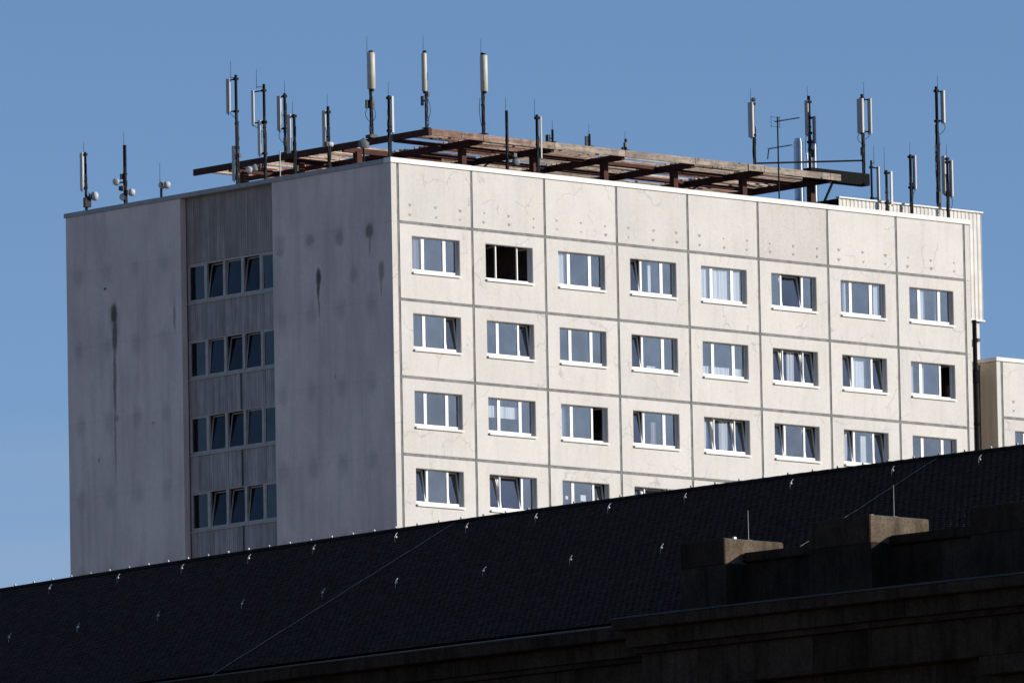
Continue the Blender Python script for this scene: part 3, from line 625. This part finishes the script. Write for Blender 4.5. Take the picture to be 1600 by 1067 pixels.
def radome(w_, d_, z0, z1, rz, c):
    """rounded-front panel antenna body"""
    m = MB(); k = min(w_, d_)*.3
    prof = [(-w_/2, d_/2), (-w_/2, -d_/2+k), (-w_/2+k*.35, -d_/2+k*.3), (-w_/2+k, -d_/2), (w_/2-k, -d_/2), (w_/2-k*.35, -d_/2+k*.3), (w_/2, -d_/2+k), (w_/2, d_/2)]
    ca, sa = math.cos(rz), math.sin(rz)
    pr = [(c[0]+ca*x-sa*y, c[1]+sa*x+ca*y) for x, y in prof]; n = len(pr)
    P = [(x, y, z0) for x, y in pr]+[(x, y, z1) for x, y in pr]
    m.idx(P, [(i, (i+1) % n, n+(i+1) % n, n+i) for i in range(n)]); m.face(P[:n][::-1]); m.face(P[n:]); return m
for (nm, lab, loc, top, mr, (rx, rz_), items) in ANT:
    a = thing(nm, lab, 'antenna', (TX+loc[0], TY+loc[1], TZ+loc[2]), 'antennas on the tower roof')
    mb = MB(); mb.cyl((0,0,0), (0,0,top), mr, n=12); mb.box(-mr*2.6, mr*2.6, -mr*2.6, mr*2.6, 0, .03)
    if top > 2:
        for zc in (top*.35, top*.62): mb.cyl((0,0,zc), (0,0,zc+.05), mr*1.35, n=12)
    mb.build('mast', M['mast'], a)
    lr = MB().cyl((rx*RVX, rx*RVY, top-.16), (rx*RVX+.01, rx*RVY, rz_), .011, .006, n=6)
    lr.beam((0, 0, top-.1), (rx*RVX, rx*RVY, top-.1), .02, .02); lr.build('lightning_rod', M['mast'], a)
    rg = random.Random(lab)
    for it in items:
        c = (it[1]*RVX, it[1]*RVY)
        if it[0] == 'panel':
            _, off, vis, z0, z1, az = it
            d_ = min(.10, vis*.42)
            if az == 'X': w_ = (vis-.735*d_)/.68; rot = -math.pi/2+R(rg.uniform(-7, 7))     # broad face towards -X
            else: w_ = max((vis-.68*d_)/.735, .05); rot = R(rg.uniform(-6, 6))
            pn = radome(w_, d_, z0, z1, rot, c).build('panel_antenna', M['panel'], a)
            for z in (z1-.06, z0+.07):
                e = .0 if abs(off) > .1 else .0
                zt = z+(.05 if abs(off) > .2 and z > (z0+z1)/2 else 0)
                MB().beam((0, 0, min(zt, top-.03)), (c[0], c[1], z), .035, .045).obox((0, 0, min(zt, top-.03)), (mr*2.7, mr*2.7, .09)).build('bracket', M['mast'], a)
            MB().cyl((c[0], c[1], z0-.06), (c[0], c[1], z0), .02, n=8).build('connector', M['cable'], pn)
        elif it[0] == 'tube':
            _, off, vis, z0, z1 = it
            r_ = vis/2
            MB().lathe((c[0], c[1], z0), (0, 0, 1), [(0, r_*.8), (.03, r_), (z1-z0-.04, r_), (z1-z0, r_*.85)], 20).build('cylinder_antenna', M['cream'], a)
            MB().cyl((c[0], c[1], z1), (c[0], c[1], z1+.07), r_*.55, n=12).build('end_cap', M['mast'], a)
            MB().cyl((c[0], c[1], z0-.07), (c[0], c[1], z0), r_*.6, n=12).build('end_cap', M['mast'], a)
            MB().beam((0, 0, z0-.04), (c[0], c[1], z0-.04), .06, .06).build('bracket', M['mast'], a)
        elif it[0] == 'box':
            _, off, vis, z0, z1 = it
            b_ = MB().obox((c[0], c[1], (z0+z1)/2), (vis*.75, vis*.75, z1-z0), R(rg.uniform(-20, 20)))
            if abs(off) > .08: b_.beam((0, 0, (z0+z1)/2), (c[0], c[1], (z0+z1)/2), .03, .04)
            b_.build('relay_box', M['eq'], a)
        elif it[0] == 'dish':
            _, off, z, r_, face = it
            r_ *= .9
            ax = {'L': (-.72, -.62, .02), 'R': (.95, -.25, 0), 'F': (-.35, -.93, .02)}[face]
            cc = (c[0]-ax[0]*.06, c[1]-ax[1]*.06, z)
            dd = MB().lathe(cc, ax, [(-.10, r_*.35), (-.05, r_*.9), (.0, r_), (.09, r_), (.115, r_*.93), (.13, r_*.5), (.133, .01)], 20).build('dish', M['dish_grey'] if face == 'F' else M['dish'], a)
            MB().beam((0, 0, z-.02), (cc[0]-ax[0]*.1, cc[1]-ax[1]*.1, z-.02), .035, .05).obox((cc[0]-ax[0]*.12, cc[1]-ax[1]*.12, z), (.12, .12, .16)).build('dish_mount', M['eq'], dd)
        elif it[0] == 'loop':
            _, off, z0, z1, amp = it
            pts = []
            for k in range(9):
                f = k/8; o_ = off*(1-f*f)+amp*math.sin(math.pi*f)
                pts.append((o_*RVX, o_*RVY, z1+(z0-z1)*f))
            MB().path(pts, .012, 6).build('cable', M['cable'], a)
            if abs(z1-z0) < 1.2: MB().path([(.9*mr, -.9*mr, max(.1, z0-1.0)), (.9*mr, -mr, z0)], .014, 6).build('cable', M['cable'], a)
    if top > 2.0:
        for k_ in range(3):
            an = rg.uniform(2.6, 6.0); z_e = top*rg.uniform(.45, .85); n_ = int(z_e/.16); pts = []
            for q_ in range(n_+1):
                rad = mr*1.15+abs(rg.gauss(0, .014)); an2 = an+rg.uniform(-.25, .25)
                pts.append((rad*math.cos(an2), rad*math.sin(an2), .02+z_e*q_/n_))
            MB().path(pts, .013, 5).build('cable', M['cable'], a)
        MB().path([(-.8*mr, -.9*mr, .02), (-.9*mr, -.95*mr, top*.5), (-.7*mr, -.95*mr, top*.72)], .013, 6).build('cable', M['cable'], a)

# small aerial bits on the roof edge
def roof_thing(name, lab, cat, loc): return thing(name, lab, cat, (TX+loc[0], TY+loc[1], TZ+loc[2]))
t = roof_thing('cable_tray', 'pale pipe run and small whip behind the left roof edge', 'pipe', (1.0, 6.6, 1.7))
MB().cyl((-.1, 1.2, .75), (.2, -1.0, .72), .06, n=10).build('pipe', M['panel'], t)
MB().cyl((0, .9, 0), (0, .9, .75), .03, n=8).cyl((.15, -.8, 0), (.15, -.8, .7), .03, n=8).build('leg', M['mast'], t)
MB().cyl((.0, .55, 0), (.0, .55, 1.75), .022, n=8).build('whip', M['panel'], t)
t = roof_thing('corner_dish', 'grey dish hanging just under the canopy beam left of the near corner', 'dish', (1.3, 2.9, 1.7))
MB().cyl((0, 0, 0), (0, 0, 1.75), .04, n=10).build('mast', M['mast'], t)
MB().lathe((-.12, -.1, 1.52), (-.6, -.8, 0), [(-.08, .06), (-.03, .16), (0, .175), (.08, .175), (.10, .15), (.105, .01)], 20).build('dish', M['dish_grey'], t)
MB().box(-.05, .22, -.06, .06, 1.40, 1.62).build('relay_box', M['eq'], t)
t = roof_thing('roof_vent', 'low dark vent box on the roof under the left canopy end', 'vent', (.75, 12.0, 1.7))
MB().bevbox(-.2, .2, -.45, .45, .30, .72, .03).build('hood', M['dark_steel'], t); MB().box(-.15, .15, -.35, .35, 0, .30).build('base', M['eq'], t)
t = roof_thing('strut_rail', 'thin dark horizontal rail between the broad panel mast and the double panel mast', 'rail', (23.2, 5.2, 4.14))
MB().beam((0, 0, .437), (3.88, -1.8, .65), .06, .06).build('rail', M['mast'], t)
MB().cyl((.0, .0, 0), (0, 0, .44), .02, n=8).build('stand', M['mast'], t)

# television aerial
t = roof_thing('television_aerial', 'thin television aerial with two stacked combs near the canopy end', 'aerial', (21.5, 2.2, 1.7))
MB().cyl((0, 0, 0), (0, 0, 4.15), .028, n=8).build('mast', M['mast'], t)
for (z, y0, y1, ne) in ((3.98, .18, -1.15, 9), (3.0, .55, -.72, 8)):
    MB().beam((0.04, y0, z), (.04, y1, z), .028, .028).build('boom', M['mast'], t)
    for k in range(ne):
        y = y0+(y1-y0)*(k+.3)/ne; l = .26-.012*k
        MB().cyl((.04-l*.6, y, z+.02), (.04+l*.6, y, z+.02), .006, n=5).build('element', M['mast'], t)
MB().beam((-.18, .16, 3.75), (-.18, .16, 4.2), .012, .012).beam((.26, .16, 3.75), (.26, .16, 4.2), .012, .012).beam((-.2, .16, 3.8), (.28, .16, 3.8), .012, .012).beam((-.2, .16, 4.15), (.28, .16, 4.15), .012, .012).build('reflector', M['mast'], t)
MB().beam((.04, .55, 3.0), (.04, .62, 2.62), .03, .03).build('feed_arm', M['mast'], t)

# stainless flues and ladder
for (x, lab) in ((28.17, 'left of two shiny steel flues behind the canopy end'), (28.93, 'right of two shiny steel flues, half hidden behind an antenna mast')):
    t = roof_thing('steel_flue', lab, 'flue', (x, 8.0, 1.7)); t['group'] = 'steel flues'
    m = MB(); m.cyl((0,0,0), (0,0,4.45), .18, n=28); m.build('pipe', M['steel'], t)
    for z in (1.1, 2.2, 3.3, 4.2): MB().cyl((0,0,z), (0,0,z+.05), .19, n=28).build('band', M['steel'], t)
    MB().cyl((0,0,4.45), (0,0,4.56), .15, .15, n=24).build('rim', M['steel'], t)
t = roof_thing('roof_ladder', 'narrow metal ladder standing between the two steel flues', 'ladder', (28.5, 7.75, 1.7))
for dx in (-.1, .1): MB().box(dx-.02, dx+.02, -.02, .02, 0, 4.0).build('rail', M['steel'], t)
for k in range(13): MB().cyl((-.1, 0, .2+.3*k), (.1, 0, .2+.3*k), .015, n=6).build('rung', M['steel'], t)

# ================================================================== FOREGROUND BUILDING
FZ = EYE
bow = lambda Y: .0018*(Y-200.0)**2                      # the long front bends very gently away at both ends
RXR, RZR = 186.45, 30.0+FZ                              # ridge line
PT = R(27.5); TP = math.tan(PT)
YA, YB = 166.0, 232.0
fb = thing('stone_building', 'dark old stone building with black slate roof filling the foreground', 'building', (180, 200, 0))
FL = lambda x, y, z: (x-180, y-200, z)                  # building-local
EO = 8.05                                               # horizontal run of the front slope
ey = lambda Y: RXR-EO+bow(Y)
ys = [YA+(YB-YA)*i/44 for i in range(45)]
m = MB()
for a, b in zip(ys[:-1], ys[1:]):
    A = lambda Y, o, z: FL(RXR+bow(Y)-o, Y, z)
    ez = RZR-EO*TP
    m.face([A(a,0,RZR), A(b,0,RZR), A(b,EO,ez), A(a,EO,ez)]); m.face([A(b,0,RZR), A(a,0,RZR), A(a,-EO,ez), A(b,-EO,ez)])
    m.face([A(a,EO,ez), A(b,EO,ez), A(b,EO,ez-.25), A(a,EO,ez-.25)])
roof = m.build('roof', M['underlay'], fb)
# slates: small real tiles, gaps over the black deck standing for shadow lines, far too many to be parts of their own
TWD, TEX, TTH = .205, .13, .024
v, f = [], []
rows = int((EO/math.cos(PT)-.12)/TEX)
nx, nz = -math.sin(PT), math.cos(PT); dx_, dz_ = -math.cos(PT), -math.sin(PT)
rg = random.Random(5)
for r_ in range(rows):
    d0 = .12+r_*TEX; off = (TWD/2 if r_ % 2 else 0)
    n_ = int((YB-YA)/TWD)-1
    for k in range(n_):
        y0 = YA+off+k*TWD+.020; y1 = y0+TWD-.040; yc = (y0+y1)/2; bx = RXR+bow(yc)
        up = .003; lo = TTH*.75+rg.uniform(-.004, .005); e = TEX-.030+rg.uniform(-.005, .005); sk = rg.uniform(-.004, .004)
        i0 = len(v)
        for (yy, s_) in ((y0, sk), (y1, -sk)):
            for (d, h) in ((d0, up), (d0+e, lo+s_), (d0+e, 0.0)):
                v.append(FL(bx+dx_*d+nx*h, yy, RZR+dz_*d+nz*h))
        f += [(i0, i0+3, i0+4, i0+1), (i0+1, i0+4, i0+5, i0+2), (i0, i0+1, i0+2), (i0+3, i0+5, i0+4)]
me = bpy.data.meshes.new('slate_tiles'); me.from_pydata(v, [], f); me.materials.append(M['slate']); me.update()
st_ = link('slate_tiles', me, roof); st_['kind'] = 'stuff'
# ridge caps, conductor clips along the ridge
rc = MB(); RL = .4167
for k in range(7):
    a0 = math.pi*k/6-.0; a1 = math.pi*(k+1)/6
    if k < 6:
        r_ = .11
        p = lambda a_, yy, rad: (rad*math.cos(a_), yy, rad*math.sin(a_)*.9)
        rc.face([p(a0,-RL/2,r_), p(a0,RL/2+.03,r_*.95), p(a1,RL/2+.03,r_*.95), p(a1,-RL/2,r_)], True)
rc.face([(.11*math.cos(math.pi*k/6), -RL/2, .099*math.sin(math.pi*k/6)) for k in range(7)])
me_rc = rc.mesh('ridge_tile', M['ridge'])
y = YA+1
while y < YB-1:
    link('ridge_tile', me_rc, roof, FL(RXR+bow(y), y, RZR-.035), (0, random.uniform(-.02, .02), 0)); y += RL
me_clip = MB().beam((.02, 0, -.02), (0, 0, .01), .03, .012).sphere((0, -.005, .014), .032, 10, 6).mesh('conductor_clip', M['hook'])
yy = 222.25+.833*9
k = 0
while yy > YA+1:
    link('conductor_clip', me_clip, roof, FL(RXR+bow(yy)-.048, yy, RZR+.062)); yy -= .833
# roof hooks with a ball foot, two rows
S = lambda Y, d, h: FL(RXR+bow(Y)-d+nx*h, Y, RZR-d*TP+nz*h)
hk = MB(); hk.path([(0, 0, -.03), (0, 0, .085)], .004, 5); hk.path([(0, 0, .085), (.010, .014, .115), (.05, .008, .17), (.095, 0, .225)], .0065, 6); hk.sphere((-.004, -.042, .110), .030, 12, 8); hk.path([(0, 0, .09), (-.004, -.042, .106)], .010, 6)
me_hook = hk.mesh('roof_hook', M['hook'])
for Y in (223.4, 220.55, 217.59, 214.9, 212.16, 209.58, 206.38, 203.71, 201.15, 198.53, 195.85, 192.23, 188.87, 186.07, 183.2): link('roof_hook', me_hook, roof, S(Y, .83, .03), (0, 0, random.uniform(-.25, .25)))
for Y in (221.5, 218.28, 215.37, 212.07, 208.72, 205.61, 202.86, 199.67, 196.59, 193.46): link('roof_hook', me_hook, roof, S(Y, 3.95, .03), (0, 0, random.uniform(-.25, .25)))
# lightning conductors running straight down the slope
for Y in (204.93, 188.11):
    n_ = 18; pp = [S(Y+random.uniform(-.012, .012), .1+(EO+.0)*k/n_, .026+(.010 if k % 3 else 0)) for k in range(n_+1)]
    c_ = MB().path(pp, .0095, 6)
    for k in range(1, n_, 3): c_.sphere(pp[k], .016, 6, 4)
    c_.build('conductor_cable', M['wire'], roof)

# --- cornices, attic parapet and wall, laid in separate stones that follow the bend
def stones(name, mat, y0, y1, L, x0, x1, z0, z1, joint=.005, parent=fb, b=.012, jit=.006):
    n_ = max(1, round((y1-y0)/L)); st = (y1-y0)/n_
    for k in range(n_):
        a = y0+k*st+joint/2; c = y0+(k+1)*st-joint/2; bb = bow((a+c)/2); j = random.uniform(-jit, jit)
        ang = math.atan(2*.0018*((a+c)/2-200.0))
        o = MB().bevbox(x0+j-x0, x1-x0, -(c-a)/2, (c-a)/2, z0, z1, b).build(name, mat, parent, FL(x0+bb, (a+c)/2, FZ))
        o.rotation_euler = (0, 0, -ang)
YM = 187.75                                             # where the projecting centre part begins
# left, lower-key cornice
stones('cornice_stone', M['stone'], YM-.3, YB-1, 1.75, 176.20, 178.2, 25.16, 25.44)
stones('bed_moulding', M['stone'], YM-.3, YB-1, 2.3, 176.62, 178.2, 24.78, 25.155)
stones('fillet', M['stone'], YM-.3, YB-1, 3.1, 176.74, 178.2, 24.66, 24.775)
stones('wall_stone', M['stone'], YM-.3, YB-1, 1.9, 176.88, 178.3, 23.7, 24.655)
stones('wall_stone', M['stone'], YM-.3, YB-1, 1.5, 176.88, 178.3, 22.7, 23.695)
# projecting centre part
stones('cornice_stone', M['stone'], YA, YM, 1.65, 175.30, 178.2, 25.25, 25.50)
stones('bed_moulding', M['stone'], YA, YM-.12, 2.2, 175.62, 178.2, 24.86, 25.245)
stones('fillet', M['stone'], YA, YM-.2, 2.9, 175.78, 178.2, 24.72, 24.855)
stones('wall_stone', M['stone'], YA, YM-.3, 1.8, 175.95, 178.3, 23.84, 24.715)
NY0, NY1 = 177.15, 183.95
stones('wall_stone', M['stone'], NY1, YM-.3, 1.3, 175.95, 178.3, 22.4, 23.835)
stones('wall_stone', M['stone'], 175.3, NY0, 1.5, 175.95, 178.3, 23.42, 23.835)
stones('niche_stone', M['stone'], NY0, NY1, 1.7, 176.45, 178.3, 22.4, 23.835)
stones('niche_stone', M['stone'], YA, NY0, 1.7, 176.40, 178.3, 22.4, 23.415)
# bodies behind and below
m = MB()
for a, b in zip(ys[:-1], ys[1:]):
    q = [FL(178.0+bow(a), a, 0), FL(178.0+bow(b), b, 0), FL(194.8+bow(b), b, 0), FL(194.8+bow(a), a, 0)]
    zt = 25.15+FZ
    m.face([q[0], q[1], (*q[1][:2], zt), (*q[0][:2], zt)][::-1]); m.face([q[3], q[2], (*q[2][:2], zt), (*q[3][:2], zt)])
for Y in (YA, YB): m.face([FL(178.0+bow(Y), Y, 0), FL(194.8+bow(Y), Y, 0), FL(194.8+bow(Y), Y, 25.15+FZ), FL(186.45+bow(Y), Y, RZR-.05), FL(178.0+bow(Y), Y, 25.15+FZ)])
m.build('wall_core', M['stone'], fb)
m = MB()
for a, b in zip(ys[:-1], ys[1:]):
    if b <= YM-.5: X_ = 175.95
    else: X_ = 176.88
    m.face([FL(X_+.02+bow(a), a, 0), FL(X_+.02+bow(b), b, 0), FL(X_+.02+bow(b), b, 22.45+FZ), FL(X_+.02+bow(a), a, 22.45+FZ)][::-1])
m.build('lower_wall', M['stone'], fb)
# sloping zinc flashing from the cornice edge up to the slates / attic
def flashing(y0, y1, xo, zo, xi, zi):
    m = MB(); n_ = max(1, int((y1-y0)/1.0)); q = [y0+(y1-y0)*i/n_ for i in range(n_+1)]
    for a, b in zip(q[:-1], q[1:]):
        m.face([FL(xo+bow(a), a, zo+FZ), FL(xi+bow(a), a, zi+FZ), FL(xi+bow(b), b, zi+FZ), FL(xo+bow(b), b, zo+FZ)])
        m.face([FL(xo+bow(a), a, zo+FZ), FL(xo+bow(b), b, zo+FZ), FL(xo+bow(b), b, zo-.03+FZ), FL(xo+bow(a), a, zo-.03+FZ)])
    m.build('flashing', M['zinc'], fb)
flashing(YM+.02, YB-1, 176.17, 25.46, 178.45, 25.80)
flashing(YA, YM, 175.27, 25.53, 177.55, 25.86)

# attic: piers with cap blocks, recessed parapet with its own coping between them
def pier(y0, y1, top, xf, depth, capb):
    Ym = (y0+y1)/2; p_ = MB().bevbox(0, depth, -(y1-y0)/2, (y1-y0)/2, 25.6, top-capb-.008, .015).build('pier', M['stone'], fb, FL(xf+bow(Ym), Ym, FZ))
    MB().bevbox(.03, depth+.02, -(y1-y0)/2+.03, (y1-y0)/2-.03, top-capb, top, .012).build('cap_block', M['stone_cap'], p_)
    MB().bevbox(-.012, .028, -(y1-y0)/2+.03, (y1-y0)/2-.03, top-capb-.005, top+.004, .008).build('shade_slab', M['stone'], p_)  # added dark slab, shade painted over the cap's street side
    MB().box(0, depth, -(y1-y0)/2+.05, (y1-y0)/2-.05, top+.002, top+.012).build('cap_cover', M['zinc'], p_)
    return p_, Ym
pr = [(185.94, 187.46, 27.335, .58), (181.38, 183.43, 27.47, .62), (176.45, 178.55, 27.37, .60), (171.4, 173.4, 27.37, .6)]
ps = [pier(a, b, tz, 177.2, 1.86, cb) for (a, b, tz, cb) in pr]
for (p_, Ym), tz, o_, h in ((ps[0], 27.335, -.55, .72), (ps[1], 27.47, -.82, .76)):
    MB().cyl((.95, o_, tz-.03), (.95, o_, tz+h), .009, .006, n=6).box(.89, 1.01, o_-.06, o_+.06, tz-.02, tz+.03).build('lightning_rod', M['panel'], p_)
    MB().box(.42, .5, -.62, -.56, tz-.01, tz+.07).build('clip', M['hook'], p_)
edges = [(183.43, 185.94), (178.55, 181.38), (173.4, 176.45)]
for (a, b) in edges:
    stones('parapet_stone', M['stone'], a, b, 1.4, 177.85, 178.75, 25.6, 26.80)
    stones('parapet_coping', M['stone'], a, b, 2.6, 177.72, 178.85, 26.808, 27.03, b=.03)
